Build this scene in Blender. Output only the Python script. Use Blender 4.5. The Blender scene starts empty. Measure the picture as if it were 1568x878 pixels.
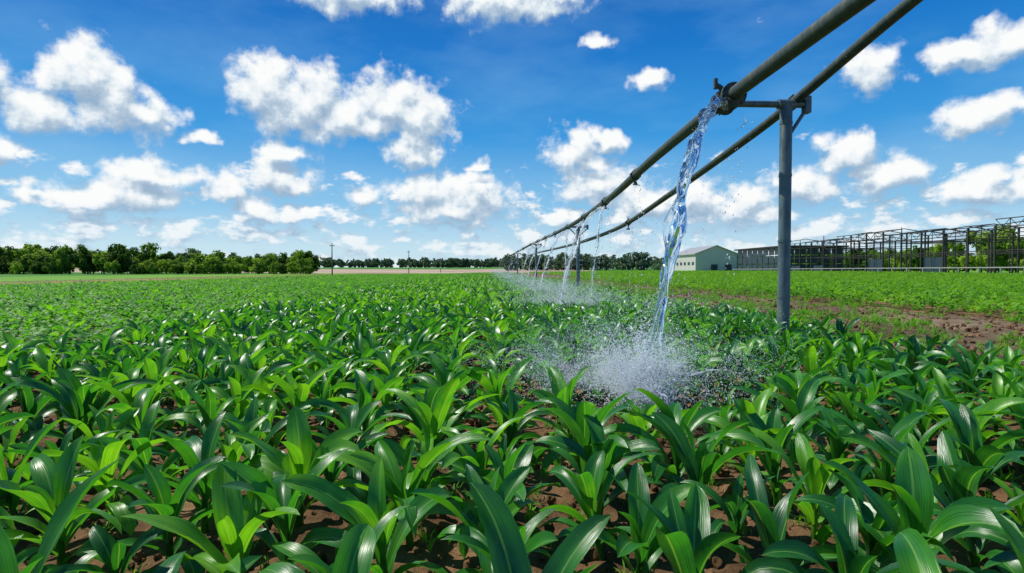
import bpy, math, random
import numpy as np
from mathutils import Vector, noise
R=random.Random(7)
sc=bpy.context.scene
F=871.0; H=1.3
def px2dir(px,py):
    u=(px-745)/F; v=(415-py)/F
    return math.atan(u), math.atan(v/math.sqrt(1+u*u))
def sstep(a,b,x):
    t=max(0,min(1,(x-a)/(b-a))); return t*t*(3-2*t)
def g(x,y):
    r=math.hypot(x,y)
    z=(0.1+0.7*sstep(-25,45,x))*sstep(45,150,r)+4.6*sstep(240,620,r)
    return z
# ------------------------------------------------ helpers
def new_mesh(name,verts,faces,mat=None,smooth=True,uvs=None,parent=None,link=True,matidx=None):
    me=bpy.data.meshes.new(name)
    me.from_pydata(verts,[],faces)
    if uvs is not None:
        uvl=me.uv_layers.new(name="UVMap")
        arr=np.array([uvs[l.vertex_index] for l in me.loops],dtype=np.float32).ravel()
        uvl.data.foreach_set("uv",arr)
    if mat is not None:
        for m in (mat if isinstance(mat,list) else [mat]): me.materials.append(m)
    if matidx is not None: me.polygons.foreach_set("material_index",matidx)
    if smooth: me.polygons.foreach_set("use_smooth",[True]*len(me.polygons))
    me.update()
    ob=bpy.data.objects.new(name,me)
    if link: sc.collection.objects.link(ob)
    if parent: ob.parent=parent
    return ob
def empty(name,loc=(0,0,0)):
    e=bpy.data.objects.new(name,None); e.location=loc; e.empty_display_size=0.3
    sc.collection.objects.link(e); return e
class MB:
    def __init__(s): s.v=[];s.f=[];s.uv=[]
    def box(s,a,b):
        x0,y0,z0=a;x1,y1,z1=b;n=len(s.v)
        s.v+=[(x0,y0,z0),(x1,y0,z0),(x1,y1,z0),(x0,y1,z0),(x0,y0,z1),(x1,y0,z1),(x1,y1,z1),(x0,y1,z1)]
        for q in ((0,3,2,1),(4,5,6,7),(0,1,5,4),(1,2,6,5),(2,3,7,6),(3,0,4,7)): s.f.append(tuple(n+i for i in q))
    def tube(s,pts,rad,seg=12,cap=True,mod=None):
        n0=len(s.v); N=len(pts); pts=[Vector(p) for p in pts]
        ref=None
        for i,p in enumerate(pts):
            t=(pts[min(i+1,N-1)]-pts[max(i-1,0)]).normalized()
            if ref is None:
                ref=t.orthogonal().normalized()
            ref=(ref-t*ref.dot(t)).normalized(); b=t.cross(ref)
            r=rad(i/(N-1)) if callable(rad) else rad
            for k in range(seg):
                a=2*math.pi*k/seg
                rr=r*(mod(i,a,p) if mod else 1)
                s.v.append(tuple(p+ref*(math.cos(a)*rr)+b*(math.sin(a)*rr)))
        for i in range(N-1):
            for k in range(seg):
                a=n0+i*seg+k;b2=n0+i*seg+(k+1)%seg
                s.f.append((a,b2,b2+seg,a+seg))
        if cap:
            s.f.append(tuple(n0+k for k in range(seg))[::-1]); s.f.append(tuple(n0+(N-1)*seg+k for k in range(seg)))
    def obj(s,name,mat,smooth=True,parent=None,link=True,uv=False):
        o=new_mesh(name,s.v,s.f,mat,smooth,s.uv if uv else None,parent,link)
        return o
def autosm(o,ang=0.7):
    me=o.data
    import bmesh
    bm=bmesh.new(); bm.from_mesh(me)
    for e in bm.edges:
        if len(e.link_faces)==2 and e.calc_face_angle(0)>ang: e.smooth=False
    bm.to_mesh(me); bm.free()
def catmull(P,n):
    P=[Vector(p) for p in P]; out=[]
    for i in range(len(P)-1):
        p0=P[max(i-1,0)];p1=P[i];p2=P[i+1];p3=P[min(i+2,len(P)-1)]
        for k in range(n):
            t=k/n
            d=(p2-p1).length
            m1=(p2-p0)/max((p2-p0).length,1e-6)*d; m2=(p3-p1)/max((p3-p1).length,1e-6)*d
            out.append(p1*(2*t**3-3*t*t+1)+m1*(t**3-2*t*t+t)+p2*(-2*t**3+3*t*t)+m2*(t**3-t*t))
    out.append(P[-1]); return out
# ------------------------------------------------ materials
def mat(name):
    m=bpy.data.materials.new(name); m.use_nodes=True; nt=m.node_tree
    return m,nt,nt.nodes,nt.links,nt.nodes["Principled BSDF"]
def ramp(ns,els,interp='LINEAR'):
    r=ns.new("ShaderNodeValToRGB"); r.color_ramp.interpolation=interp
    e=r.color_ramp.elements
    e[0].position=els[0][0]; e[0].color=(*els[0][1],1)
    e[1].position=els[-1][0]; e[1].color=(*els[-1][1],1)
    for p,c in els[1:-1]:
        k=e.new(p); k.color=(*c,1)
    return r
def leaf_mat(name,c1,c2,c3,trans,rough=0.36,veins=True,tw=0.33,rw=0.55,nsc=5,spec=.5):
    m,nt,ns,ln,bs=mat(name)
    bs.inputs["Specular IOR Level"].default_value=spec
    oi=ns.new("ShaderNodeObjectInfo")
    rp=ramp(ns,[(0,c1),(0.5,c2),(1,c3)])
    tc=ns.new("ShaderNodeNewGeometry")
    nz=ns.new("ShaderNodeTexNoise"); nz.inputs["Scale"].default_value=nsc; nz.inputs["Detail"].default_value=2
    ln.new(tc.outputs["Position"],nz.inputs["Vector"])
    mx=ns.new("ShaderNodeMath"); mx.operation='MULTIPLY_ADD'; mx.inputs[1].default_value=rw
    ln.new(oi.outputs["Random"],mx.inputs[0])
    m2=ns.new("ShaderNodeMath"); m2.operation='MULTIPLY_ADD'; m2.inputs[1].default_value=1.3; m2.inputs[2].default_value=-0.15-rw/2
    ln.new(nz.outputs["Fac"],m2.inputs[0]); ln.new(m2.outputs[0],mx.inputs[2])
    ln.new(mx.outputs[0],rp.inputs["Fac"])
    col=rp.outputs["Color"]
    if veins:
        uv=ns.new("ShaderNodeUVMap"); uv.uv_map="UVMap"
        sx=ns.new("ShaderNodeSeparateXYZ"); ln.new(uv.outputs["UV"],sx.inputs[0])
        mp=ns.new("ShaderNodeMapping"); mp.inputs["Scale"].default_value=(26,1.3,1)
        ln.new(uv.outputs["UV"],mp.inputs["Vector"])
        vn=ns.new("ShaderNodeTexNoise"); vn.inputs["Scale"].default_value=1.0; vn.inputs["Detail"].default_value=2
        ln.new(mp.outputs[0],vn.inputs["Vector"])
        a=ns.new("ShaderNodeMath");a.operation='SUBTRACT';a.inputs[1].default_value=0.5;ln.new(sx.outputs[0],a.inputs[0])
        b=ns.new("ShaderNodeMath");b.operation='ABSOLUTE';ln.new(a.outputs[0],b.inputs[0])
        c=ns.new("ShaderNodeMapRange");c.inputs[1].default_value=0.012;c.inputs[2].default_value=0.05;c.inputs[3].default_value=0.65;c.inputs[4].default_value=0
        ln.new(b.outputs[0],c.inputs[0])
        mr=ns.new("ShaderNodeMix");mr.data_type='RGBA';mr.inputs["B"].default_value=(0.20,0.42,0.07,1)
        ln.new(c.outputs[0],mr.inputs["Factor"])
        bl=ns.new("ShaderNodeTexNoise");bl.inputs["Scale"].default_value=45;bl.inputs["Detail"].default_value=2;ln.new(tc.outputs["Position"],bl.inputs["Vector"])
        br=ns.new("ShaderNodeMapRange");br.inputs[1].default_value=.70;br.inputs[2].default_value=.76;br.inputs[3].default_value=0;br.inputs[4].default_value=.5;ln.new(bl.outputs["Fac"],br.inputs[0])
        hv=ns.new("ShaderNodeHueSaturation");ln.new(col,hv.inputs["Color"])
        vr=ns.new("ShaderNodeMapRange");vr.inputs[1].default_value=0.3;vr.inputs[2].default_value=0.7;vr.inputs[3].default_value=0.62;vr.inputs[4].default_value=1.38
        ln.new(vn.outputs["Fac"],vr.inputs[0]);ln.new(vr.outputs[0],hv.inputs["Value"])
        ln.new(hv.outputs[0],mr.inputs["A"])
        mb=ns.new("ShaderNodeMix");mb.data_type='RGBA';mb.inputs["B"].default_value=(0.16,0.13,0.04,1);ln.new(br.outputs[0],mb.inputs["Factor"]);ln.new(mr.outputs["Result"],mb.inputs["A"])
        col=mb.outputs["Result"]
        bp=ns.new("ShaderNodeBump");bp.inputs["Strength"].default_value=0.45;bp.inputs["Distance"].default_value=0.004
        ln.new(vn.outputs["Fac"],bp.inputs["Height"]);ln.new(bp.outputs[0],bs.inputs["Normal"])
        rr=ns.new("ShaderNodeMapRange");rr.inputs[3].default_value=rough-0.08;rr.inputs[4].default_value=rough+0.16
        ln.new(vn.outputs["Fac"],rr.inputs[0]);ln.new(rr.outputs[0],bs.inputs["Roughness"])
    else: bs.inputs["Roughness"].default_value=rough
    ln.new(col,bs.inputs["Base Color"])
    tr=ns.new("ShaderNodeBsdfTranslucent")
    tm=ns.new("ShaderNodeMix");tm.data_type='RGBA';tm.blend_type='MULTIPLY';tm.inputs["Factor"].default_value=1
    tm.inputs["B"].default_value=(*trans,1);ln.new(col,tm.inputs["A"]);ln.new(tm.outputs["Result"],tr.inputs["Color"])
    ms=ns.new("ShaderNodeMixShader");ms.inputs[0].default_value=tw
    ln.new(bs.outputs[0],ms.inputs[1]);ln.new(tr.outputs[0],ms.inputs[2])
    ln.new(ms.outputs[0],ns["Material Output"].inputs["Surface"])
    return m
M_corn=leaf_mat("corn_leaf",(0.010,0.095,0.024),(0.035,0.205,0.018),(0.13,0.37,0.018),(2.6,2.3,0.8),rough=0.28,tw=.36,rw=.75,spec=.6)
M_corn_far=leaf_mat("corn_leaf_distant",(0.022,0.13,0.024),(0.07,0.27,0.022),(0.17,0.40,0.03),(2.4,2.2,0.8),veins=False,rough=0.42,tw=.40,spec=.4,rw=.7)
M_bush=leaf_mat("bean_leaf",(0.03,0.15,0.022),(0.08,0.28,0.024),(0.17,0.40,0.03),(2.3,2.2,0.8),veins=False,rough=0.55,spec=.25,tw=.4,rw=.7)
M_bushR=leaf_mat("bean_leaf_light",(0.045,0.17,0.015),(0.11,0.31,0.018),(0.20,0.42,0.02),(2.2,2.1,0.8),veins=False,rough=0.6,spec=.25,rw=.7)
M_tree=leaf_mat("tree_foliage",(0.035,0.09,0.014),(0.10,0.20,0.024),(0.23,0.34,0.04),(2.2,2.2,0.9),veins=False,rough=0.8,tw=0.38,rw=1.1,nsc=.4,spec=.2)
M_tree_far=leaf_mat("distant_tree_foliage",(0.07,0.12,0.085),(0.10,0.165,0.10),(0.14,0.22,0.11),(1.8,1.8,1.1),veins=False,rough=0.8,tw=0.35,rw=.8,nsc=.3,spec=.2)  # distance haze is put into the foliage colour as a bluish cast
def soil_mat(name,ca,cb,cc,scale=3.0,bump=0.9,rough=0.95):
    m,nt,ns,ln,bs=mat(name)
    gp=ns.new("ShaderNodeNewGeometry")
    n1=ns.new("ShaderNodeTexNoise");n1.inputs["Scale"].default_value=scale;n1.inputs["Detail"].default_value=7;n1.inputs["Roughness"].default_value=0.68
    n2=ns.new("ShaderNodeTexNoise");n2.inputs["Scale"].default_value=scale*0.12;n2.inputs["Detail"].default_value=3
    ln.new(gp.outputs["Position"],n1.inputs["Vector"]);ln.new(gp.outputs["Position"],n2.inputs["Vector"])
    ad=ns.new("ShaderNodeMath");ad.operation='MULTIPLY_ADD';ad.inputs[1].default_value=0.5
    ln.new(n2.outputs["Fac"],ad.inputs[0])
    sb=ns.new("ShaderNodeMath");sb.operation='MULTIPLY';sb.inputs[1].default_value=0.5;ln.new(n1.outputs["Fac"],sb.inputs[0]);ln.new(sb.outputs[0],ad.inputs[2])
    rp=ramp(ns,[(0.36,ca),(0.5,cb),(0.64,cc)]);ln.new(ad.outputs[0],rp.inputs["Fac"]);ln.new(rp.outputs[0],bs.inputs["Base Color"])
    bs.inputs["Roughness"].default_value=rough
    bs.inputs["Specular IOR Level"].default_value=.2
    n3=ns.new("ShaderNodeTexNoise");n3.inputs["Scale"].default_value=scale*7;n3.inputs["Detail"].default_value=6;n3.inputs["Roughness"].default_value=0.7
    ln.new(gp.outputs["Position"],n3.inputs["Vector"])
    bp=ns.new("ShaderNodeBump");bp.inputs["Strength"].default_value=bump;bp.inputs["Distance"].default_value=0.03
    ln.new(n3.outputs["Fac"],bp.inputs["Height"]);ln.new(bp.outputs[0],bs.inputs["Normal"])
    return m
M_soil=soil_mat("field_soil",(0.065,0.034,0.016),(0.18,0.098,0.046),(0.34,0.20,0.10),6)
M_track=soil_mat("dirt_track_soil",(0.06,0.042,0.024),(0.15,0.105,0.06),(0.28,0.205,0.13),2.5)
M_fgreen=soil_mat("green_field",(0.03,0.13,0.015),(0.06,0.21,0.02),(0.10,0.28,0.025),1.2,0.6)
M_fbright=soil_mat("bright_green_field",(0.09,0.23,0.015),(0.14,0.31,0.02),(0.19,0.37,0.025),.35,0.5)
M_fbrown=soil_mat("ploughed_field",(0.32,0.23,0.16),(0.44,0.32,0.23),(0.54,0.41,0.31),0.2,0.5)
M_fmix=soil_mat("mixed_field",(0.12,0.16,0.03),(0.28,0.20,0.07),(0.36,0.24,0.11),0.5,0.6)
def metal(name,c,met=0.35,rough=0.45):
    m,nt,ns,ln,bs=mat(name)
    gp=ns.new("ShaderNodeNewGeometry")
    n=ns.new("ShaderNodeTexNoise");n.inputs["Scale"].default_value=5;n.inputs["Detail"].default_value=8;n.inputs["Roughness"].default_value=0.72
    mp=ns.new("ShaderNodeMapping");mp.inputs["Scale"].default_value=(2,2,0.6);ln.new(gp.outputs["Position"],mp.inputs[0]);ln.new(mp.outputs[0],n.inputs["Vector"])
    rp=ramp(ns,[(0.3,tuple(x*0.5 for x in c)),(0.5,c),(0.68,(c[0]*1.5+0.03,c[1]*1.35+0.02,c[2]*1.2))])
    ln.new(n.outputs["Fac"],rp.inputs["Fac"]);ln.new(rp.outputs[0],bs.inputs["Base Color"])
    r=ns.new("ShaderNodeMapRange");r.inputs[3].default_value=rough-0.12;r.inputs[4].default_value=rough+0.22;ln.new(n.outputs["Fac"],r.inputs[0]);ln.new(r.outputs[0],bs.inputs["Roughness"])
    bs.inputs["Metallic"].default_value=met
    b=ns.new("ShaderNodeBump");b.inputs["Strength"].default_value=0.15;b.inputs["Distance"].default_value=0.01;ln.new(n.outputs["Fac"],b.inputs["Height"]);ln.new(b.outputs[0],bs.inputs["Normal"])
    return m
M_pipe=metal("weathered_pipe",(0.045,0.065,0.056),0.2,0.5)
M_post=metal("galvanised_post",(0.10,0.155,0.17),0.25,0.45)
M_dark=metal("dark_steel",(0.03,0.03,0.033),0.2,0.6)
M_wall=metal("shed_wall_paint",(0.50,0.50,0.48),0,0.6)
M_roof=metal("shed_roof_metal",(0.33,0.34,0.35),0.1,0.5)
M_wood=metal("weathered_wood",(0.16,0.13,0.10),0,0.8)
M_panel=metal("dark_blue_panel",(0.02,0.045,0.07),0,0.25)
M_bark=metal("bark",(0.09,0.07,0.05),0,0.9)
m,nt,ns,ln,bs=mat("water"); M_water=m
bs.inputs["Base Color"].default_value=(0.95,0.99,1,1);bs.inputs["Transmission Weight"].default_value=1;bs.inputs["Roughness"].default_value=0.03;bs.inputs["IOR"].default_value=1.33
m,nt,ns,ln,bs=mat("water_droplets"); M_drop=m
bs.inputs["Base Color"].default_value=(0.92,0.96,0.98,1);bs.inputs["Roughness"].default_value=0.15;bs.inputs["IOR"].default_value=1.33
tr=ns.new("ShaderNodeBsdfTranslucent");tr.inputs["Color"].default_value=(.95,.98,1,1);ms=ns.new("ShaderNodeMixShader");ms.inputs[0].default_value=.45
ln.new(bs.outputs[0],ms.inputs[1]);ln.new(tr.outputs[0],ms.inputs[2]);ln.new(ms.outputs[0],ns["Material Output"].inputs["Surface"])
# ------------------------------------------------ instancing
def gn_scatter(name,pts,variants):
    col=bpy.data.collections.new(name+"_source")
    for o in variants: col.objects.link(o)
    a=np.array(pts,dtype=np.float64)
    me=bpy.data.meshes.new(name); me.vertices.add(len(a))
    me.vertices.foreach_set("co",a[:,:3].ravel())
    at=me.attributes.new("rot",'FLOAT_VECTOR','POINT'); at.data.foreach_set("vector",a[:,3:6].astype(np.float32).ravel())
    at=me.attributes.new("scl",'FLOAT','POINT'); at.data.foreach_set("value",a[:,6].astype(np.float32))
    at=me.attributes.new("vid",'INT','POINT'); at.data.foreach_set("value",a[:,7].astype(np.int32))
    ob=bpy.data.objects.new(name,me); sc.collection.objects.link(ob)
    nt=bpy.data.node_groups.new(name+"_gn",'GeometryNodeTree')
    nt.interface.new_socket("Geometry",in_out='INPUT',socket_type='NodeSocketGeometry')
    nt.interface.new_socket("Geometry",in_out='OUTPUT',socket_type='NodeSocketGeometry')
    N=nt.nodes;L=nt.links
    gi=N.new("NodeGroupInput");go=N.new("NodeGroupOutput")
    ip=N.new("GeometryNodeInstanceOnPoints");ci=N.new("GeometryNodeCollectionInfo")
    ci.inputs["Collection"].default_value=col;ci.inputs["Separate Children"].default_value=True;ci.inputs["Reset Children"].default_value=True
    def na(n,t):
        k=N.new("GeometryNodeInputNamedAttribute");k.data_type=t;k.inputs["Name"].default_value=n
        return [o for o in k.outputs if o.enabled and o.name=="Attribute"][0]
    L.new(gi.outputs[0],ip.inputs["Points"]);L.new(ci.outputs[0],ip.inputs["Instance"])
    ip.inputs["Pick Instance"].default_value=True
    L.new(na("vid",'INT'),ip.inputs["Instance Index"])
    L.new(na("rot",'FLOAT_VECTOR'),ip.inputs["Rotation"])
    L.new(na("scl",'FLOAT'),ip.inputs["Scale"])
    L.new(ip.outputs[0],go.inputs[0])
    md=ob.modifiers.new("scatter",'NODES'); md.node_group=nt
    return ob
# ------------------------------------------------ plants
def add_leaf(b,base,az,length,width,th0,droop,nl,nw,twist,fold,wav,rnd):
    n0=len(b.v); ph=rnd.uniform(0,6.28); fq=rnd.uniform(7,12); bend=rnd.uniform(-.5,.5)
    ds=length/nl; base=Vector(base); pos=base.copy(); a=az
    for i in range(nl+1):
        s=i/nl
        th=th0-droop*s**1.6
        a=az+bend*s*s
        t=Vector((math.cos(a)*math.cos(th),math.sin(a)*math.cos(th),math.sin(th)))
        if i>0: pos=pos+t*ds
        side=Vector((-math.sin(a),math.cos(a),0)); nrm=side.cross(t)*-1
        if nrm.dot(Vector((-math.cos(a)*math.sin(th),-math.sin(a)*math.sin(th),math.cos(th))))<0: nrm=-nrm
        tw=twist*s
        s2=side*math.cos(tw)+nrm*math.sin(tw); n2=nrm*math.cos(tw)-side*math.sin(tw)
        w=width*0.5*2.2*((s+0.03)**0.85)*((1-s)**0.62) if s<1 else 0.0006
        for k in range(nw+1):
            q=2*k/nw-1
            off=n2*(fold*(abs(q)**1.4)*w*(1-0.4*s)+wav*q*q*math.sin(s*fq+ph+(1.5 if q>0 else 0))*w)
            b.v.append(tuple(pos+s2*(q*w)+off)); b.uv.append((k/nw,s))
    for i in range(nl):
        for k in range(nw):
            c=n0+i*(nw+1)+k
            b.f.append((c,c+1,c+nw+2,c+nw+1))
def stalk(b,h,r,seg=7):
    n=len(b.v); b.tube([(0,0,-0.05),(0.003,0,h*0.5),(0,0,h)],lambda s:r*(1-0.4*s),seg,cap=False)
    b.uv+= [(0.25,0.1)]*(len(b.v)-n)
def corn(name,seed,nl,nw,nleaf,m):
    rnd=random.Random(seed); b=MB(); stalk(b,0.2,0.019,7 if nl>8 else 4)
    a0=rnd.uniform(0,6.28)
    for i in range(nleaf):
        f=i/(nleaf-1)
        az=a0+i*2.5+rnd.uniform(-.5,.5)
        th=math.radians(54+32*f+rnd.uniform(-12,8))
        dr=(2.5-1.8*f)*rnd.uniform(.5,1.3)
        Ln=rnd.uniform(.38,.53)*(0.80+0.30*math.sin(math.pi*min(1,f*1.15)))
        if f>0.9: Ln*=0.8
        add_leaf(b,(0.01*math.cos(az),0.01*math.sin(az),0.03+0.17*f),az,Ln,rnd.uniform(.08,.125)*(1-0.25*(f>0.9)),th,dr,nl,nw,rnd.uniform(-.9,.9),rnd.uniform(.25,.7)+0.25*f,rnd.uniform(.05,.28),rnd)
    return b.obj(name,m,link=False,uv=True)
def bush(name,seed,m,n=26,nl=4,nw=2,hh=0.34,rad=0.2,ls=0.13):
    rnd=random.Random(seed); b=MB(); stalk(b,hh*0.7,0.008,4)
    for i in range(n):
        az=rnd.uniform(0,6.28); r=rad*math.sqrt(rnd.random()); z=hh*(1-0.55*(r/rad)**2)*rnd.uniform(.45,1.0)
        add_leaf(b,(r*math.cos(az),r*math.sin(az),z),az+rnd.uniform(-1.3,1.3),ls*rnd.uniform(.7,1.3),ls*rnd.uniform(.5,.75),rnd.uniform(-.2,1.0),rnd.uniform(.3,1.3),nl,nw,rnd.uniform(-.6,.6),0.3,0.1,rnd)
    return b.obj(name,m,link=False,uv=True)
IMP=(1.40,4.95)
imps=[IMP,(1.85,15.5),(2.35,26)]
cornH=[corn("corn_a%02d"%i,i+10,12,6,R.choice([8,9,10]),M_corn) for i in range(14)]
cornL=[corn("corn_far%02d"%i,i+50,5,2,7,M_corn_far) for i in range(6)]
P=[];PL=[]
x=-5.4
def infov(x,y,m=3.0):
    return y>0.9 and abs(x+0.03*y)<1.02*y+m
while x<5.75:
    y=1.35+R.uniform(0,.3)
    while y<165:
        xx=x+R.gauss(0,.045);yy=y+R.gauss(0,.055)
        s=R.uniform(.84,1.20)
        if R.random()<0.10: s*=0.6
        ok=infov(xx,yy) and R.random()>0.05
        d=math.hypot(xx-IMP[0],(yy-IMP[1]))
        if d<0.36: ok=False
        elif d<1.15 and yy<IMP[1]+.2: s*=0.52
        elif d<0.7: s*=.62
        for im in imps[1:]:
            if math.hypot(xx-im[0],yy-im[1])<0.9: s*=0.5
        if math.hypot(xx-4.54,yy-8.5)<0.15: ok=False
        if ok:
            z=g(xx,yy)
            t=(xx,yy,z,R.gauss(0,.11),R.gauss(0,.11),R.uniform(0,6.28),s)
            if yy<15: P.append((*t,R.randrange(14)))
            else: PL.append((*t,R.randrange(6)))
        y+=0.36 if y<9 else (0.36 if y<60 else 0.5)
    x+=0.50
gn_scatter("corn_crop",P,cornH)
gn_scatter("corn_crop_distant",PL,cornL)
bushH=[bush("bean_a%02d"%i,i+80,M_bush,30,4,2) for i in range(6)]
bushM=[bush("bean_b%02d"%i,i+90,M_bushR,26,3,2) for i in range(5)]
P=[]
x=-5.9
while x>-33.5:
    y=3+R.uniform(0,.3)
    while y<165:
        xx=x+R.gauss(0,.06);yy=y+R.gauss(0,.08)
        if infov(xx,yy) and R.random()>0.03:
            P.append((xx,yy,g(xx,yy),R.gauss(0,.1),R.gauss(0,.1),R.uniform(0,6.28),R.uniform(.85,1.4),R.randrange(6)))
        y+=0.4 if y<50 else 0.62
    x-=0.52
gn_scatter("bean_crop",P,bushH)
P=[]
x=14.0
while x<76:
    y=6+R.uniform(0,.3)
    while y<185:
        xx=x+R.gauss(0,.08);yy=y+R.gauss(0,.1)
        if infov(xx,yy,4) and R.random()>0.06:
            P.append((xx,yy,g(xx,yy),R.gauss(0,.1),R.gauss(0,.1),R.uniform(0,6.28),R.uniform(1.0,1.7),R.randrange(5)))
        y+=0.48 if y<60 else 0.8
    x+=0.95
x=-39
while x>-53:
    y=30
    while y<150:
        if infov(x,y) and R.random()<.5: P.append((x+R.gauss(0,.1),y,g(x,y),0,0,R.uniform(0,6),R.uniform(.4,.7),R.randrange(5)))
        y+=0.8
    x-=2.2
gn_scatter("young_bean_crop",P,bushM)
def tuft(name,seed):
    rnd=random.Random(seed);b=MB()
    for i in range(14):
        az=rnd.uniform(0,6.28)
        add_leaf(b,(rnd.gauss(0,.03),rnd.gauss(0,.03),0),az,rnd.uniform(.08,.2),.014,rnd.uniform(.7,1.5),rnd.uniform(.3,1.3),4,2,0,.3,0,rnd)
    return b.obj(name,M_bushR,link=False,uv=True)
tf=[tuft("grass_tuft%d"%i,i) for i in range(4)]
P=[]
for i in range(18000):
    y=R.uniform(4,90); x=R.uniform(5.6,14.2)
    e=min(abs(x-5.8),abs(x-13.8),abs(x-9.6)*0.8)
    if R.random()<math.exp(-e*1.1)*0.9+0.04 and noise.noise(Vector((x*.7,y*.4,0)))>-0.15:
        P.append((x,y,g(x,y),0,0,R.uniform(0,6),R.uniform(.5,1.5),R.randrange(4)))
for i in range(900):
    x=R.uniform(-5,5.6);y=R.uniform(1,8);P.append((x,y,g(x,y),0,0,R.uniform(0,6),R.uniform(.3,.7),R.randrange(4)))
gn_scatter("grass_weeds",P,tf)
def clod(name,seed):
    import bmesh
    bm=bmesh.new();bmesh.ops.create_icosphere(bm,subdivisions=2,radius=1)
    for v in bm.verts:
        n=noise.fractal(v.co*1.3+Vector((seed*7,0,0)),1,2,3)
        v.co*=1+0.45*n; v.co.z*=0.7
    me=bpy.data.meshes.new(name);bm.to_mesh(me);bm.free();me.materials.append(M_soil)
    return bpy.data.objects.new(name,me)
cl=[clod("clod%d"%i,i) for i in range(5)]
P=[]
for i in range(16000):
    y=1.0+13*R.random()**1.3;x=R.uniform(-6,7)
    if not infov(x,y): continue
    P.append((x,y,g(x,y),R.uniform(0,6),R.uniform(0,6),R.uniform(0,6),0.007+0.04*R.random()**3,R.randrange(5)))
for i in range(6000):
    y=R.uniform(5,40);x=R.uniform(5.6,14)
    P.append((x,y,g(x,y),R.uniform(0,6),R.uniform(0,6),R.uniform(0,6),0.01+0.06*R.random()**3,R.randrange(5)))
gn_scatter("soil_clods",P,cl)
# ------------------------------------------------ ground
xs=sorted(set([round(-6+0.07*i,3) for i in range(int(12.6/0.07))]+[6.6+0.15*i for i in range(50)]+[-6-0.4*i for i in range(1,70)]+[-34,-38,-53,-56,-95,13.8,76]+
   [14+1.5*i for i in range(42)]+[-40-3*i for i in range(1,30)]+[80*1.12**i for i in range(1,32)]+[-130*1.12**i for i in range(1,28)]))
ys=sorted(set([-300,-120,-50,-20,-8,-3,-1]+[0.0+0.07*i for i in range(150)]+[10.6+0.2*i for i in range(90)]+[29+1.2*i for i in range(60)]+[101+5*i for i in range(30)]+[165,185,265,420]+[255*1.07**i for i in range(1,42)]))
V=[];nx=len(xs)
for y in ys:
    for x in xs:
        z=g(x,y)
        if -8<x<15 and -1<y<40:
            z+=0.035*noise.fractal(Vector((x*2.2,y*2.2,0)),0.9,2,4)+(0.025*math.cos((x+5.4)/0.50*2*math.pi)-0.02 if x<5.8 else 0)
            if 6<x<13.8: z-=0.09*(math.exp(-((x-8)/.3)**2)+math.exp(-((x-10.8)/.3)**2))-.04*noise.fractal(Vector((x*1.2,y*.8,3)),0.9,2,4)
        V.append((x,y,z))
Fc=[];mi=[]
for j in range(len(ys)-1):
    for i in range(nx-1):
        a=j*nx+i;Fc.append((a,a+1,a+1+nx,a+nx))
        cx=(xs[i]+xs[i+1])/2;cy=(ys[j]+ys[j+1])/2
        if cy>420: k=2
        elif cy>265: k=4 if -300<cx<60 else 2
        elif cx<-95: k=2
        elif cx<-56: k=3
        elif cx<-53: k=1
        elif cx<-38: k=5
        elif cx<-34: k=1
        elif cx<5.9: k=0 if cy<165 else 3
        elif cx<13.8: k=1 if cy<230 else 2
        elif cx<76: k=0 if cy<185 else 3
        else: k=3
        mi.append(k)
new_mesh("ground",V,Fc,[M_soil,M_track,M_fgreen,M_fbright,M_fbrown,M_fmix],matidx=mi)
# ------------------------------------------------ irrigation boom
boom=empty("irrigation_boom")
p1=catmull([(3.62,-6,4.0),(3.6,1,3.95),(3.6,8.5,3.87),(3.66,12,3.78),(3.88,18,3.58),(4.3,30,3.62),(4.3,55,3.85),(4.25,88,3.95),(4.25,120,4.0),(4.3,190,4.1)],14)
b=MB();b.tube(p1,0.098,20);b.obj("upper_pipe",M_pipe,parent=boom)
p2=catmull([(4.6,-6,5.4),(4.64,2,4.75),(4.67,6.2,4.25),(4.7,8.6,3.88),(4.7,10,3.70),(4.7,14,3.3),(4.72,20,2.85),(4.75,30,2.75),(4.8,55,3.0),(4.8,88,3.1),(4.8,190,3.2)],12)
b=MB();b.tube(p2,0.072,18);b.obj("lower_pipe",M_pipe,parent=boom)
b=MB()
for pp,r0,yy in [(p1,.098,a) for a in (8.75,14.2,18.6,24,30,36,42,48,55,66,77,88)]+[(p2,.072,a) for a in (8.6,13.7,18.8,24,30,42,55)]:
    i=min(range(len(pp)),key=lambda k:abs(pp[k].y-yy)); 
    if pp[i].y>yy: i-=1
    a,c=pp[i],pp[i+1]; t=(yy-a.y)/(c.y-a.y); q=a.lerp(c,t); d=(c-a).normalized()
    b.tube([q-d*.055,q-d*.05,q-d*.02,q-d*.019,q+d*.019,q+d*.02,q+d*.05,q+d*.055],lambda s,r0=r0:r0*(1.16 if s<.02 or s>.98 else (1.32 if 0.3<s<0.7 else 1.2)),18)
    for k in range(6):
        an=k*math.pi/3; up=d.orthogonal().normalized(); sd=d.cross(up)
        o=q+(up*math.cos(an)+sd*math.sin(an))*r0*1.33
        b.tube([o-d*.07,o+d*.07],0.013,6)
o=b.obj("pipe_couplings",M_pipe,parent=boom);autosm(o)
b=MB();c=Vector((3.6,8.38,3.86))
b.tube([c+Vector((0,.2,0)),c+Vector((0,.19,0)),c+Vector((0,-.20,0)),c+Vector((0,-.21,0))],lambda s:.15 if .1<s<.9 else .135,20)
for yy in(-.17,-.03,.12): b.tube([c+Vector((0,yy-.025,0)),c+Vector((0,yy+.025,0))],.185,20)
for k in range(8):
    an=k*math.pi/4;b.tube([c+Vector((.165*math.cos(an),-.22,.165*math.sin(an))),c+Vector((.165*math.cos(an),.17,.165*math.sin(an)))],.016,6)
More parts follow.
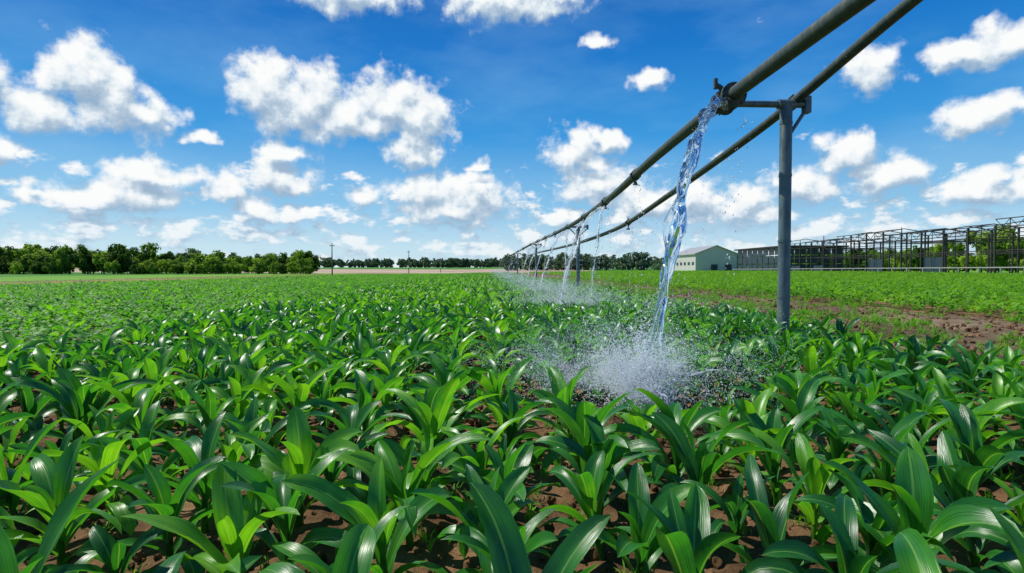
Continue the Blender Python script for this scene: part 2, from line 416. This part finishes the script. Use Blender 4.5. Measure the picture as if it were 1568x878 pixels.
b.tube([c+Vector((0,0,.05)),c+Vector((-.14,0,.17)),c+Vector((-.2,0,.2))],.038,10)
b.tube([c+Vector((-.2,0,.14)),c+Vector((-.2,0,.29))],.032,10)
b.tube([c+Vector((-.02,-.05,-.02)),c+Vector((-.09,-.12,-.11)),c+Vector((-.13,-.2,-.17)),c+Vector((-.15,-.24,-.2))],lambda s:.12-.025*s,16)
b.tube([c+Vector((-.13,-.2,-.165)),c+Vector((-.15,-.235,-.195))],.125,16)
o=b.obj("outlet_nozzle",M_pipe,parent=boom);autosm(o)
b=MB()
sprk=[(p1,14.2),(p1,18.6),(p1,24),(p2,13.7),(p2,18.8),(p2,24),(p1,36),(p1,42),(p1,48),(p1,66),(p1,77),(p2,42)]
SP=[]
for pp,yy in sprk:
    i=max(k for k in range(len(pp)-1) if pp[k].y<=yy);a,c=pp[i],pp[i+1];q=a.lerp(c,(yy-a.y)/(c.y-a.y));SP.append(q)
    b.tube([q,q+Vector((0,0,-.2))],.025,8);b.tube([q+Vector((0,0,-.16)),q+Vector((0,0,-.24))],lambda s:.035+.03*s,10)
    b.tube([q+Vector((0,0,.05)),q+Vector((0,0,.14))],.03,8)
b.obj("sprinkler_heads",M_post,parent=boom)
# ------------------------------------------------ support posts
def post(px,py,ax0,ax1,az,r,first=False):
    e=empty("support_post",(px,py,0));L=lambda x,y,z:(x-px,y-py,z)
    gz=g(px,py)
    b=MB();b.tube([L(px,py,gz-.3),L(px,py,az-.02),L(px,py,az+.02)],lambda s:r if s<.9 else r*.9,24);o=b.obj("column",M_post,parent=e);autosm(o)
    b=MB()
    for z in (0.9,1.75,2.75,az-.28): b.tube([L(px,py,z-.02),L(px,py,z+.02)],r*1.07,24)
    o=b.obj("column_bands",M_post,parent=e);autosm(o)
    b=MB();b.tube([L(ax0,py,az),L(ax1,py,az)],.05,14);b.tube([L(px-.13,py,az),L(px+.13,py,az)],.075,14)
    o=b.obj("cross_arm",M_post,parent=e);autosm(o)
    b=MB();b.box(L(ax1-.05,py-.06,az-.13),L(ax1+.04,py+.06,az+.12));b.box(L(ax1-.14,py-.075,az+.055),L(ax1+.0,py+.075,az+.08))
    b.tube([L(ax1-.03,py,az-.1),L(px+r*.6,py,az-.46)],.028,8)
    if not first: b.tube([L(ax0+.05,py,az-.03),L(px-r*.6,py,az-.5)],.028,8)
    b.box(L(px-.13,py-.13,gz-.05),L(px+.13,py+.13,gz+.03))
    o=b.obj("brackets",M_post,parent=e,smooth=False)
post(4.54,8.5,3.62,4.86,3.82,.088,True)
post(4.85,30,4.3,5.35,3.62,.10)
post(4.8,55,4.3,5.3,3.83,.10)
post(4.8,88,4.25,5.3,3.93,.10)
post(4.8,125,4.25,5.3,4.0,.10)
# ------------------------------------------------ water
def para(st,en,n,wob=0.0,seed=0):
    st=Vector(st);en=Vector(en);o=[]
    for i in range(n+1):
        s=i/n
        p=Vector((st.x+(en.x-st.x)*s,st.y+(en.y-st.y)*s,st.z+(en.z-st.z)*s*s))
        if wob:
            p+=Vector((noise.noise(Vector((s*9,seed,0))),noise.noise(Vector((s*9,seed,5))),0))*wob*min(1,s*4)
        o.append(p)
    return o
def stream(b,st,en,r0,r1,n=420,seg=32,extra=4,wob=.07,seed=1):
    c=para(st,en,n,wob,seed)
    def mod(i,a,p):
        s=i/n
        v=Vector((math.cos(a)*.8,math.sin(a)*.8,s*15+seed*9))
        k=.15+.85*min(1,s*2.5)
        return 1+k*(0.30*math.sin(2*a+s*30)+0.12*math.sin(3*a-s*52)+0.40*noise.fractal(v,0.9,2.0,3))
    b.tube(c,lambda s:r0*(1-s)+r1*s,seg,mod=mod)
    for k in range(extra):
        c2=para(st,(en[0]+R.uniform(-.07,.07),en[1]+R.uniform(-.06,.06),en[2]),n,.17,10+k)
        b.tube(c2,lambda s,k=k:max(.0012,(.020)*min(1,max(0,s*2-.25))*(0.3+noise.noise(Vector((s*9,k*3.3,0)))*1.6)),10)
S0=(3.45,8.14,3.68)
b=MB();stream(b,S0,(IMP[0],IMP[1],0.05),.076,.046)
b.obj("water_stream",M_water)
drops=[]
def add(x,y,z,r,v=0): drops.append((x,y,z,R.uniform(-.3,.3),R.uniform(-.3,.3),R.uniform(0,6),r,v))
def side_drops(st,en,n,spread,rmin,rmax):
    c=para(st,en,200)
    for i in range(n):
        s=R.random()**.5; p=c[int(s*200)]; k=spread*(.10+1.2*s)
        add(p.x+R.gauss(0,k),p.y+R.gauss(0,k),p.z+R.gauss(0,.05),rmin+(rmax-rmin)*R.random()**3,R.choice([0,1]))
side_drops(S0,(IMP[0],IMP[1],0.05),600,.085,.0015,.0055)
for j in range(170):
    a=R.uniform(0,6.28);el=R.uniform(.4,1.5);v=R.uniform(1.4,4.4);tm=R.uniform(.1,.45)
    for k in range(R.randrange(25,75)):
        t=tm*R.random()**.8;vv=v*R.uniform(.93,1.07);aa=a+R.gauss(0,.05+.1*t)
        z=.16+vv*math.sin(el)*t-4.9*t*t
        if z<.05: continue
        add(IMP[0]+vv*math.cos(el)*t*math.cos(aa)+R.gauss(0,.012),IMP[1]+vv*math.cos(el)*t*math.sin(aa)+R.gauss(0,.012),z+R.gauss(0,.01),.0022+.006*R.random()**3)
for i in range(7000):
    r=abs(R.gauss(0,.16));a=R.uniform(0,6.28);add(IMP[0]+r*math.cos(a),IMP[1]+r*math.sin(a),.10+abs(R.gauss(0,.20)),R.uniform(.003,.009))
for i in range(70000):
    a=R.gauss(0,1);bb=R.gauss(0,1);c=abs(R.gauss(0,1))
    x=IMP[0]-.22+a*.55;y=IMP[1]+.05+bb*.45;z=.28+c*.27
    if noise.noise(Vector((x*2.3,y*2.3,z*3)))<-.08+.1*R.random(): continue
    add(x,y,z,R.uniform(.0015,.0034))
b2=MB()
for (st,en,q) in [(SP[1]-Vector((0,0,.2)),(1.9,15.5,.1),1.3),(SP[1]-Vector((0,0,.2)),(2.9,15.8,.1),.8),(SP[3]-Vector((0,0,.2)),(3.9,12.4,.1),.4),(SP[2]-Vector((0,0,.2)),(2.9,21.5,.1),.9),((4.3,30,3.4),(2.35,26,.1),.9),((4.3,30,3.4),(3.7,27,.1),.5),
        (SP[6],(2.6,33,.1),.45),(SP[7],(2.6,39,.1),.45),(SP[8],(2.6,45,.1),.45),(SP[9],(2.6,62,.2),.35),(SP[10],(2.6,72,.2),.35)]:
    st=tuple(st);D=en[1]
    side_drops(st,en,int(520*q),.04+.001*D,.004,.008+.0005*D)
    if D<50:
        c=para(st,en,90,.1,D)
        b2.tube(c,lambda s,D=D,q=q:(.011+.0004*D)*(.6+.6*q)*(1.1-.5*s)*(1+.5*math.sin(s*37+D)),8)
    for i in range(int(3200*q)):
        add(en[0]+R.gauss(0,.6+.006*D),en[1]+R.gauss(0,.7+.02*D),.4+g(*en[:2])+abs(R.gauss(0,.17+.002*D)),R.uniform(.003,.005)+.00017*D)
b2.obj("thin_water_stream",M_drop)
for D in range(80,160,9):
    for i in range(200): add(2.6+R.gauss(0,1.0),D+R.gauss(0,3),g(3,D)+.5+abs(R.gauss(0,.5)),.022)
for q in SP:
    D=q.y
    for k in range(3):
        ox=R.uniform(-.3,.3)
        for i in range(34):
            t=R.random();add(q.x+ox*t+R.gauss(0,.02),q.y-.3*t+R.gauss(0,.05),q.z*(1-t*t)+.2,R.uniform(.004,.010)*(1+D*.010),1)
for yy in [11,12.2,16,17.3,20.5,22,26,28,33,39]:
    for pp in (p1,p2):
        i=max(k for k in range(len(pp)-1) if pp[k].y<=yy);a,c=pp[i],pp[i+1];q=a.lerp(c,(yy-a.y)/(c.y-a.y))
        for i in range(12):
            t=R.random();add(q.x+R.gauss(0,.01),q.y+R.gauss(0,.02),q.z-.1-(q.z-.4)*t*t,R.uniform(.004,.008)*(1+yy*.012),1)
for i in range(50):
    t=R.random();add(4.0+R.gauss(0,.06)-.3*t,8.6+R.gauss(0,.1),3.6-2.6*t*t,R.uniform(.004,.010),1)
def icos(name,stretch):
    import bmesh
    bm=bmesh.new();bmesh.ops.create_icosphere(bm,subdivisions=1,radius=1)
    for v in bm.verts:v.co.z*=stretch
    for f in bm.faces:f.smooth=True
    me=bpy.data.meshes.new(name);bm.to_mesh(me);bm.free();me.materials.append(M_drop);return bpy.data.objects.new(name,me)
gn_scatter("water_droplets",drops,[icos("drop_a",1.0),icos("drop_b",2.4)])
b=MB()
for i in range(80):
    a=R.uniform(0,6.28);el=R.uniform(.8,1.5);v=R.uniform(1.8,4.2);T=R.uniform(.05,.16);t0=R.uniform(0,.18)
    pts=[]
    for k in range(9):
        t=t0+T*k/8;wv=.012*math.sin(k*1.3+i)
        pts.append((IMP[0]+wv+.06*math.cos(a)+v*math.cos(el)*t*math.cos(a),IMP[1]+.06*math.sin(a)+v*math.cos(el)*t*math.sin(a)-wv,.12+v*math.sin(el)*t-4.9*t*t))
    rr=R.uniform(.002,.009)
    b.tube(pts,lambda s,rr=rr,i=i:rr*(1.1-s)*(1+.6*math.sin(s*13+i)),6)
b.obj("water_splash",M_drop)
# ------------------------------------------------ utility poles
for (px,top,base,Y) in [(512,373,425,112),(627,384,415,190),(675,397,415,300),(297,382,415,230)]:
    X=(px-745)/F*Y;zt=H+(415-top)/F*Y;zb=g(X,Y)-.3;r=.11+Y*.0002
    e=empty("utility_pole",(X,Y,0));b=MB();b.tube([(0,0,zb),(0,0,zt)],lambda s:r*(1-.35*s),10)
    b.obj("pole_shaft",M_wood,parent=e)
    b=MB();b.box((-.45,-.06,zt-.6),(.45,.06,zt-.48))
    for k in(-.38,0,.38): b.tube([(k,0,zt-.48),(k,0,zt-.25)],.045,6)
    b.obj("cross_arm",M_wood,parent=e,smooth=False)
# ------------------------------------------------ greenhouse steel frame
gh=empty("greenhouse_frame",(82,110,0))
def G(x,y,z): return (x-82,y-110,z)
b=MB();bp=MB();rnd=random.Random(3)
def beam(p,q,w=.12): b.tube([G(*p),G(*q)],w,4,cap=False)
ysn=[52+5.2*i for i in range(20)]
hts={}
for i,y in enumerate(ysn):
    h=10.3 if y<88 else (9.3 if y<110 else (10.0 if y<128 else (9.2 if y<148 else 9.9)))
    hts[i]=h
    for j,x in enumerate((82,91,100)):
        beam((x,y,.3),(x,y,h-.7),.17)
        if j<2:
            beam((x,y,h-.7),(x+4.5,y,h),.1);beam((x+4.5,y,h),(x+9,y,h-.7),.1);beam((x,y,h-2.6),(x+9,y,h-2.6),.09)
    if rnd.random()<.4: beam((82,y,h-.9),(82,y,h+rnd.uniform(.2,.8)),.08)
for i in range(len(ysn)-1):
    y0,y1=ysn[i],ysn[i+1];h=hts[i];h2=hts[i+1]
    for x in (82,91,100):
        for z in (h-.7,h-2.0,4.6): beam((x,y0,z),(x,y1,z),.10)
        if x==82: beam((x,(y0+y1)/2,.5),(x,(y0+y1)/2,h-.7),.06)
    if i%2==0:
        beam((86.5,y0,h),(86.5,y1,h2),.08)
    for k in range(4):
        a=y0+(y1-y0)*k/4;c=y0+(y1-y0)*(k+1)/4
        beam((82,a,h-2.0 if k%2 else h-.7),(82,c,h-.7 if k%2 else h-2.0),.05)
    if rnd.random()<.35: beam((82,y0,4.6),(82,y1,h-2),.06)
    if rnd.random()<.45: bp.box(G(82.3,y0+.3,1.0),G(82.36,y1-.3,rnd.choice([2.6,3.8])))
b.obj("steel_columns_and_trusses",M_dark,parent=gh,smooth=False)
y=156
while y<183:
    for z in (1.0,3.4,5.8): bp.box(G(82.2,y+.15,z),G(82.28,y+3.1,z+2.2))
    y+=3.4
for k in range(5):
    for z in (1.0,3.4,5.8): bp.box(G(82.4+k*3.5,155,z),G(85.6+k*3.5,155.1,z+2.2))
bp.obj("dark_glass_panels",M_panel,parent=gh,smooth=False)
b=MB();b.box(G(80.8,50,1.75),G(80.9,184,1.92))
for i in range(34): b.box(G(80.75,50+i*4,.3),G(80.95,50.12+i*4,1.9))
b.obj("base_rail",M_roof,parent=gh,smooth=False)
b=MB()
b.box(G(81.4,153,7.9),G(100,184,8.3));b.obj("flat_roof",M_dark,parent=gh,smooth=False)
# ------------------------------------------------ shed
sh=empty("farm_shed",(82,200,0))
gz=g(82,200)-.3;ev=7.4;rg=10.2;x0,x1,y0,y1=-7.5,7.5,0,26
b=MB();b.v=[(x0,y0,gz),(x1,y0,gz),(x1,y0,ev),(0,y0,rg),(x0,y0,ev),(x0,y1,gz),(x1,y1,gz),(x1,y1,ev),(0,y1,rg),(x0,y1,ev)]
b.f=[(0,1,2,3,4),(5,9,8,7,6),(0,4,9,5),(1,6,7,2)];b.obj("walls",M_wall,parent=sh,smooth=False)
b=MB();t=.25
for sx in(-1,1):
    n=len(b.v);X=sx*8.1;ze=ev-.25
    b.v+=[(0,-.6,rg+.02),(X,-.6,ze),(X,y1+.6,ze),(0,y1+.6,rg+.02),(0,-.6,rg+.02+t),(X,-.6,ze+t),(X,y1+.6,ze+t),(0,y1+.6,rg+.02+t)]
    for q in((0,1,2,3),(4,7,6,5),(0,4,5,1),(1,5,6,2),(2,6,7,3)):b.f.append(tuple(n+i for i in q))
b.obj("roof",M_roof,parent=sh,smooth=False)
b=MB()
for a in(-1.9,3.2): b.box((a,-.06,gz),(a+2.4,-.01,3.6))
for k in range(6): b.box((x0-.06,1.5+k*4.2,3.4),(x0-.01,3.6+k*4.2,4.5))
b.obj("doors_and_windows",M_panel,parent=sh,smooth=False)
# ------------------------------------------------ trees
def tree(name,seed,h,m,n=1500,q=.55,spread=.42,low=.12):
    rnd=random.Random(seed);b=MB()
    b.tube([(0,0,-.5),(rnd.gauss(0,.1),0,h*.3),(rnd.gauss(0,.2),rnd.gauss(0,.2),h*.75)],lambda s:h*.022*(1-.75*s),6)
    lobes=[]
    for i in range(14):
        a=rnd.uniform(0,6.28);z=rnd.uniform(low+.1,.88);r=h*spread*(1-abs(z-.5)*1.1)*rnd.uniform(.3,.9)
        c=Vector((r*math.cos(a),r*math.sin(a),z*h));lobes.append((c,h*rnd.uniform(.10,.19)))
        b.tube([(0,0,h*z*.55),tuple(c*.5+Vector((0,0,h*z*.35))),tuple(c)],lambda s:h*.009*(1-.8*s),4,cap=False)
    nt_=len(b.f)
    for i in range(n):
        c,r=rnd.choice(lobes)
        d=Vector((rnd.gauss(0,1),rnd.gauss(0,1),rnd.gauss(0,1))).normalized()
        p=c+d*r*(rnd.random()**.4)*rnd.uniform(.8,1.15);p.z=max(p.z,h*low*rnd.uniform(.6,1.2))
        nr=(d*1.3+Vector((rnd.gauss(0,.5),rnd.gauss(0,.5),rnd.gauss(0,.5)+.4))).normalized();t1=nr.orthogonal().normalized();t2=nr.cross(t1)
        an=rnd.uniform(0,6.28);u=t1*math.cos(an)+t2*math.sin(an);w=nr.cross(u);s=q*rnd.uniform(.5,1.2)
        k=len(b.v)
        for aa,cc in((-.5,-.3),(.1,-.5),(.55,-.05),(.2,.5),(-.45,.35)): b.v.append(tuple(p+u*aa*s+w*cc*s))
        b.f.append((k,k+1,k+2,k+3,k+4))
    b.uv=[(0.2,0.2)]*len(b.v)
    o=b.obj(name,[m,M_bark],link=False,uv=True,smooth=False)
    idx=np.zeros(len(b.f),dtype=np.int32);idx[:nt_]=1;o.data.polygons.foreach_set("material_index",idx);return o
tv=[tree("tree_v%d"%i,i+5,10,M_tree,1700,.6,.46) for i in range(6)]
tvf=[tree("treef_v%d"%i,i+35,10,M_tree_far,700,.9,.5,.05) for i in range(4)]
P=[]
def tl(px0,px1,Y0,Y1,hm,n,out,nv):
    for i in range(n):
        px=R.uniform(px0,px1);Y=R.uniform(Y0,Y1);X=(px-745)/F*Y
        out.append((X,Y,g(X,Y)-.3,0,0,R.uniform(0,6.28),hm*R.choice([.7,.85,.95,1.05,1.2])*R.uniform(.92,1.08)/10,R.randrange(nv)))
tl(-260,245,200,235,9.8,120,P,6)
tl(240,480,215,250,7.6,75,P,6)
tl(-260,480,195,205,4.8,120,P,6)
gn_scatter("tree_line",P,tv)
P=[]
for i in range(170):
    Y=R.uniform(40,240);X=R.uniform(110,150);P.append((X,Y,g(X,Y)-.3,0,0,R.uniform(0,6.28),R.uniform(.7,1.05)*(1.15 if Y<130 else .85),R.randrange(6)))
gn_scatter("woodland",P,tv)
P=[]
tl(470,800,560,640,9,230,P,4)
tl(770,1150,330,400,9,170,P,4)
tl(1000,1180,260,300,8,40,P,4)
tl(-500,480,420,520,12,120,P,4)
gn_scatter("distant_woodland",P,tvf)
# ------------------------------------------------ world
w=bpy.data.worlds.new("World");sc.world=w;w.use_nodes=True;nt=w.node_tree;N=nt.nodes;L=nt.links
try:
    w.cycles.sampling_method='NONE'
except Exception as ex: print(ex)
bg=N["Background"];bg.inputs["Strength"].default_value=0.1
SUN_EL=math.radians(52);SUN_AZ=math.radians(-62)
sky=N.new("ShaderNodeTexSky");sky.sky_type='NISHITA';sky.sun_disc=False;sky.sun_elevation=SUN_EL;sky.sun_rotation=SUN_AZ
sky.altitude=0;sky.air_density=1.0;sky.dust_density=0.4;sky.ozone_density=3
blobs=[(150,132,48,44,40),(105,180,42,28,28),(190,165,56,40,40),(245,186,38,22,15),(-10,130,52,40,20),(12,240,36,24,12),
(418,140,38,34,40),(470,170,62,47,38),(525,188,46,30,24),(600,166,48,32,34),(642,190,40,44,48),(640,238,36,22,18),(575,198,46,26,16),
(430,280,46,29,20),(440,236,34,14,10),(325,221,22,10,7),(250,276,52,21,15),(220,304,72,23,18),(150,313,38,18,11),(78,302,25,12,8),
(360,304,26,23,17),(396,327,30,17,10),(555,302,20,17,12),(650,295,34,25,21),(722,305,46,34,27),(690,326,64,23,17),(733,256,15,12,6),
(884,226,30,28,31),(932,225,23,15,11),(905,250,30,18,13),(925,288,56,25,25),(985,306,52,23,21),(1062,306,52,25,22),(1130,316,64,27,21),
(1240,285,44,29,23),(1305,232,31,27,25),(1372,273,48,26,21),(1330,260,30,17,13),(1340,113,38,32,22),(1495,77,54,18,12),(1560,60,50,28,20),
(1500,172,42,26,16),(1562,158,48,22,20),(1530,286,64,27,19),(1620,280,60,30,24),(995,125,22,13,10),(915,66,18,9,7),(548,0,70,28,24),(785,8,74,30,24),
(1760,150,90,40,30),(-160,180,80,50,30)]
def densgroup():
    gt=bpy.data.node_groups.new("cloud_density",'ShaderNodeTree')
    gt.interface.new_socket("P",in_out='INPUT',socket_type='NodeSocketVector')
    gt.interface.new_socket("D",in_out='OUTPUT',socket_type='NodeSocketFloat')
    n=gt.nodes;l=gt.links;gi=n.new("NodeGroupInput");go=n.new("NodeGroupOutput")
    w1=n.new("ShaderNodeTexNoise");w1.inputs["Scale"].default_value=16;w1.inputs["Detail"].default_value=3
    l.new(gi.outputs[0],w1.inputs["Vector"])
    s1=n.new("ShaderNodeVectorMath");s1.operation='SUBTRACT';s1.inputs[1].default_value=(.5,.5,.5);l.new(w1.outputs["Color"],s1.inputs[0])
    s2=n.new("ShaderNodeVectorMath");s2.operation='MULTIPLY_ADD';s2.inputs[1].default_value=(.07,.045,0);l.new(s1.outputs[0],s2.inputs[0]);l.new(gi.outputs[0],s2.inputs[2])
    p=s2.outputs[0];cur=None
    for (bx,by,rx,rt,rb) in blobs:
        az,el=px2dir(bx,by);u=(bx-745)/F;c=1/(1+u*u)
        kx=F/(rx*1.2*c);kt=F/(rt*1.15*math.sqrt(c));kb=F/(rb*1.05*math.sqrt(c))
        a=n.new("ShaderNodeVectorMath");a.operation='MULTIPLY_ADD';a.inputs[1].default_value=(kx,kt,0);a.inputs[2].default_value=(-az*kx,-el*kt,0);l.new(p,a.inputs[0])
        b_=n.new("ShaderNodeVectorMath");b_.operation='MULTIPLY_ADD';b_.inputs[1].default_value=(-kx,-kb,0);b_.inputs[2].default_value=(az*kx,el*kb,0);l.new(p,b_.inputs[0])
        m_=n.new("ShaderNodeVectorMath");m_.operation='MAXIMUM';l.new(a.outputs[0],m_.inputs[0]);l.new(b_.outputs[0],m_.inputs[1])
        le=n.new("ShaderNodeVectorMath");le.operation='LENGTH';l.new(m_.outputs[0],le.inputs[0])
        if cur is None: cur=le.outputs["Value"]
        else:
            mn=n.new("ShaderNodeMath");mn.operation='SMOOTH_MIN';mn.inputs[2].default_value=.25;l.new(cur,mn.inputs[0]);l.new(le.outputs["Value"],mn.inputs[1]);cur=mn.outputs[0]
    nA=n.new("ShaderNodeTexNoise");nA.inputs["Scale"].default_value=24;nA.inputs["Detail"].default_value=7;nA.inputs["Roughness"].default_value=.57
    l.new(gi.outputs[0],nA.inputs["Vector"])
    k=n.new("ShaderNodeMath");k.operation='MULTIPLY_ADD';k.inputs[1].default_value=2.6;k.inputs[2].default_value=-.18;l.new(nA.outputs["Fac"],k.inputs[0])
    d1=n.new("ShaderNodeMath");d1.operation='SUBTRACT';l.new(k.outputs[0],d1.inputs[0]);l.new(cur,d1.inputs[1])
    mp=n.new("ShaderNodeMapping");mp.inputs["Scale"].default_value=(1,1.8,1);mp.inputs["Location"].default_value=(3.1,1.7,0);l.new(gi.outputs[0],mp.inputs[0])
    nB=n.new("ShaderNodeTexNoise");nB.inputs["Scale"].default_value=19;nB.inputs["Detail"].default_value=6;nB.inputs["Roughness"].default_value=.56;l.new(mp.outputs[0],nB.inputs["Vector"])
    sx=n.new("ShaderNodeSeparateXYZ");l.new(gi.outputs[0],sx.inputs[0])
    th=n.new("ShaderNodeMapRange");th.interpolation_type='SMOOTHSTEP';th.inputs[1].default_value=.07;th.inputs[2].default_value=.24;th.inputs[3].default_value=.49;th.inputs[4].default_value=.74;l.new(sx.outputs[1],th.inputs[0])
    d2=n.new("ShaderNodeMath");d2.operation='SUBTRACT';l.new(nB.outputs["Fac"],d2.inputs[0]);l.new(th.outputs[0],d2.inputs[1])
    d3=n.new("ShaderNodeMath");d3.operation='MULTIPLY';d3.inputs[1].default_value=5;l.new(d2.outputs[0],d3.inputs[0])
    mx=n.new("ShaderNodeMath");mx.operation='MAXIMUM';l.new(d1.outputs[0],mx.inputs[0]);l.new(d3.outputs[0],mx.inputs[1])
    l.new(mx.outputs[0],go.inputs[0]);return gt
gt=densgroup()
tc=N.new("ShaderNodeTexCoord");sp=N.new("ShaderNodeSeparateXYZ");L.new(tc.outputs["Generated"],sp.inputs[0])
at=N.new("ShaderNodeMath");at.operation='ARCTAN2';L.new(sp.outputs[0],at.inputs[0]);L.new(sp.outputs[1],at.inputs[1])
asn=N.new("ShaderNodeMath");asn.operation='ARCSINE';L.new(sp.outputs[2],asn.inputs[0])
cb=N.new("ShaderNodeCombineXYZ");L.new(at.outputs[0],cb.inputs[0]);L.new(asn.outputs[0],cb.inputs[1])
g1=N.new("ShaderNodeGroup");g1.node_tree=gt;L.new(cb.outputs[0],g1.inputs[0])
of=N.new("ShaderNodeVectorMath");of.operation='ADD';of.inputs[1].default_value=(-.006,.022,0);L.new(cb.outputs[0],of.inputs[0])
g2=N.new("ShaderNodeGroup");g2.node_tree=gt;L.new(of.outputs[0],g2.inputs[0])
al=N.new("ShaderNodeMapRange");al.interpolation_type='SMOOTHSTEP';al.inputs[1].default_value=-.32;al.inputs[2].default_value=.48;L.new(g1.outputs[0],al.inputs[0])
df=N.new("ShaderNodeMath");df.operation='SUBTRACT';L.new(g1.outputs[0],df.inputs[0]);L.new(g2.outputs[0],df.inputs[1])
lit=N.new("ShaderNodeMath");lit.operation='MULTIPLY_ADD';lit.use_clamp=True;lit.inputs[1].default_value=.70;lit.inputs[2].default_value=.42;L.new(df.outputs[0],lit.inputs[0])  # sunlit tops and shaded undersides of clouds, painted from the density difference
cc=ramp(N,[(0,(.34,.47,.62)),(.30,(.48,.60,.73)),(.58,(.80,.87,.92)),(.85,(.97,.98,.98))]);L.new(lit.outputs[0],cc.inputs["Fac"])
c10=N.new("ShaderNodeVectorMath");c10.operation='SCALE';c10.inputs["Scale"].default_value=10;L.new(cc.outputs[0],c10.inputs[0])
em=N.new("ShaderNodeMapRange");em.inputs[1].default_value=0.0;em.inputs[2].default_value=.10;em.inputs[3].default_value=.45;em.inputs[4].default_value=1;L.new(asn.outputs[0],em.inputs[0])
am=N.new("ShaderNodeMath");am.operation='MULTIPLY';L.new(al.outputs[0],am.inputs[0]);L.new(em.outputs[0],am.inputs[1])
er=N.new("ShaderNodeMapRange");er.inputs[1].default_value=-.02;er.inputs[2].default_value=1.0;L.new(asn.outputs[0],er.inputs[0])
sr=ramp(N,[(0.0,(.64,.81,.89)),(.06,(.54,.76,.89)),(.12,(.26,.57,.85)),(.24,(.035,.32,.75)),(.38,(.002,.18,.60)),(.50,(.001,.12,.47)),(1,(.001,.08,.35))]);L.new(er.outputs[0],sr.inputs["Fac"])
s10=N.new("ShaderNodeVectorMath");s10.operation='SCALE';s10.inputs["Scale"].default_value=10;L.new(sr.outputs[0],s10.inputs[0])
mk=N.new("ShaderNodeMix");mk.data_type='RGBA';mk.inputs["Factor"].default_value=.92;L.new(sky.outputs[0],mk.inputs["A"]);L.new(s10.outputs[0],mk.inputs["B"])
mpv=N.new("ShaderNodeMapping");mpv.inputs["Scale"].default_value=(1.5,4,1);mpv.inputs["Rotation"].default_value=(0,0,.5);L.new(cb.outputs[0],mpv.inputs[0])
nv=N.new("ShaderNodeTexNoise");nv.inputs["Scale"].default_value=2.2;nv.inputs["Detail"].default_value=5;nv.inputs["Roughness"].default_value=.55;L.new(mpv.outputs[0],nv.inputs["Vector"])
vr=N.new("ShaderNodeMapRange");vr.inputs[1].default_value=.45;vr.inputs[2].default_value=.85;vr.inputs[3].default_value=0;vr.inputs[4].default_value=.28;L.new(nv.outputs["Fac"],vr.inputs[0])
m0=N.new("ShaderNodeMix");m0.data_type='RGBA';m0.inputs["B"].default_value=(4.0,7.0,9.2,1);L.new(vr.outputs[0],m0.inputs["Factor"]);L.new(mk.outputs["Result"],m0.inputs["A"])
mm=N.new("ShaderNodeMix");mm.data_type='RGBA';L.new(am.outputs[0],mm.inputs["Factor"]);L.new(m0.outputs["Result"],mm.inputs["A"]);L.new(c10.outputs[0],mm.inputs["B"])
L.new(mm.outputs["Result"],bg.inputs["Color"])
# ------------------------------------------------ sun
sl=bpy.data.lights.new("sun",'SUN');sl.energy=5.0;sl.angle=math.radians(.5);sl.color=(1,.96,.88)
so=bpy.data.objects.new("sun",sl);sc.collection.objects.link(so)
d=Vector((math.sin(SUN_AZ)*math.cos(SUN_EL),math.cos(SUN_AZ)*math.cos(SUN_EL),math.sin(SUN_EL)))
so.rotation_euler=d.to_track_quat('Z','Y').to_euler();so.location=(0,0,30)
# ------------------------------------------------ camera
cam=bpy.data.cameras.new("camera");cam.lens=20;cam.sensor_width=36;cam.clip_start=.05;cam.clip_end=6000
co=bpy.data.objects.new("camera",cam);sc.collection.objects.link(co);co.location=(0,0,H)
co.rotation_euler=(math.radians(90-1.58),0,math.radians(-2.56));sc.camera=co
sc.view_settings.view_transform='Standard';sc.view_settings.look='None';sc.view_settings.exposure=0
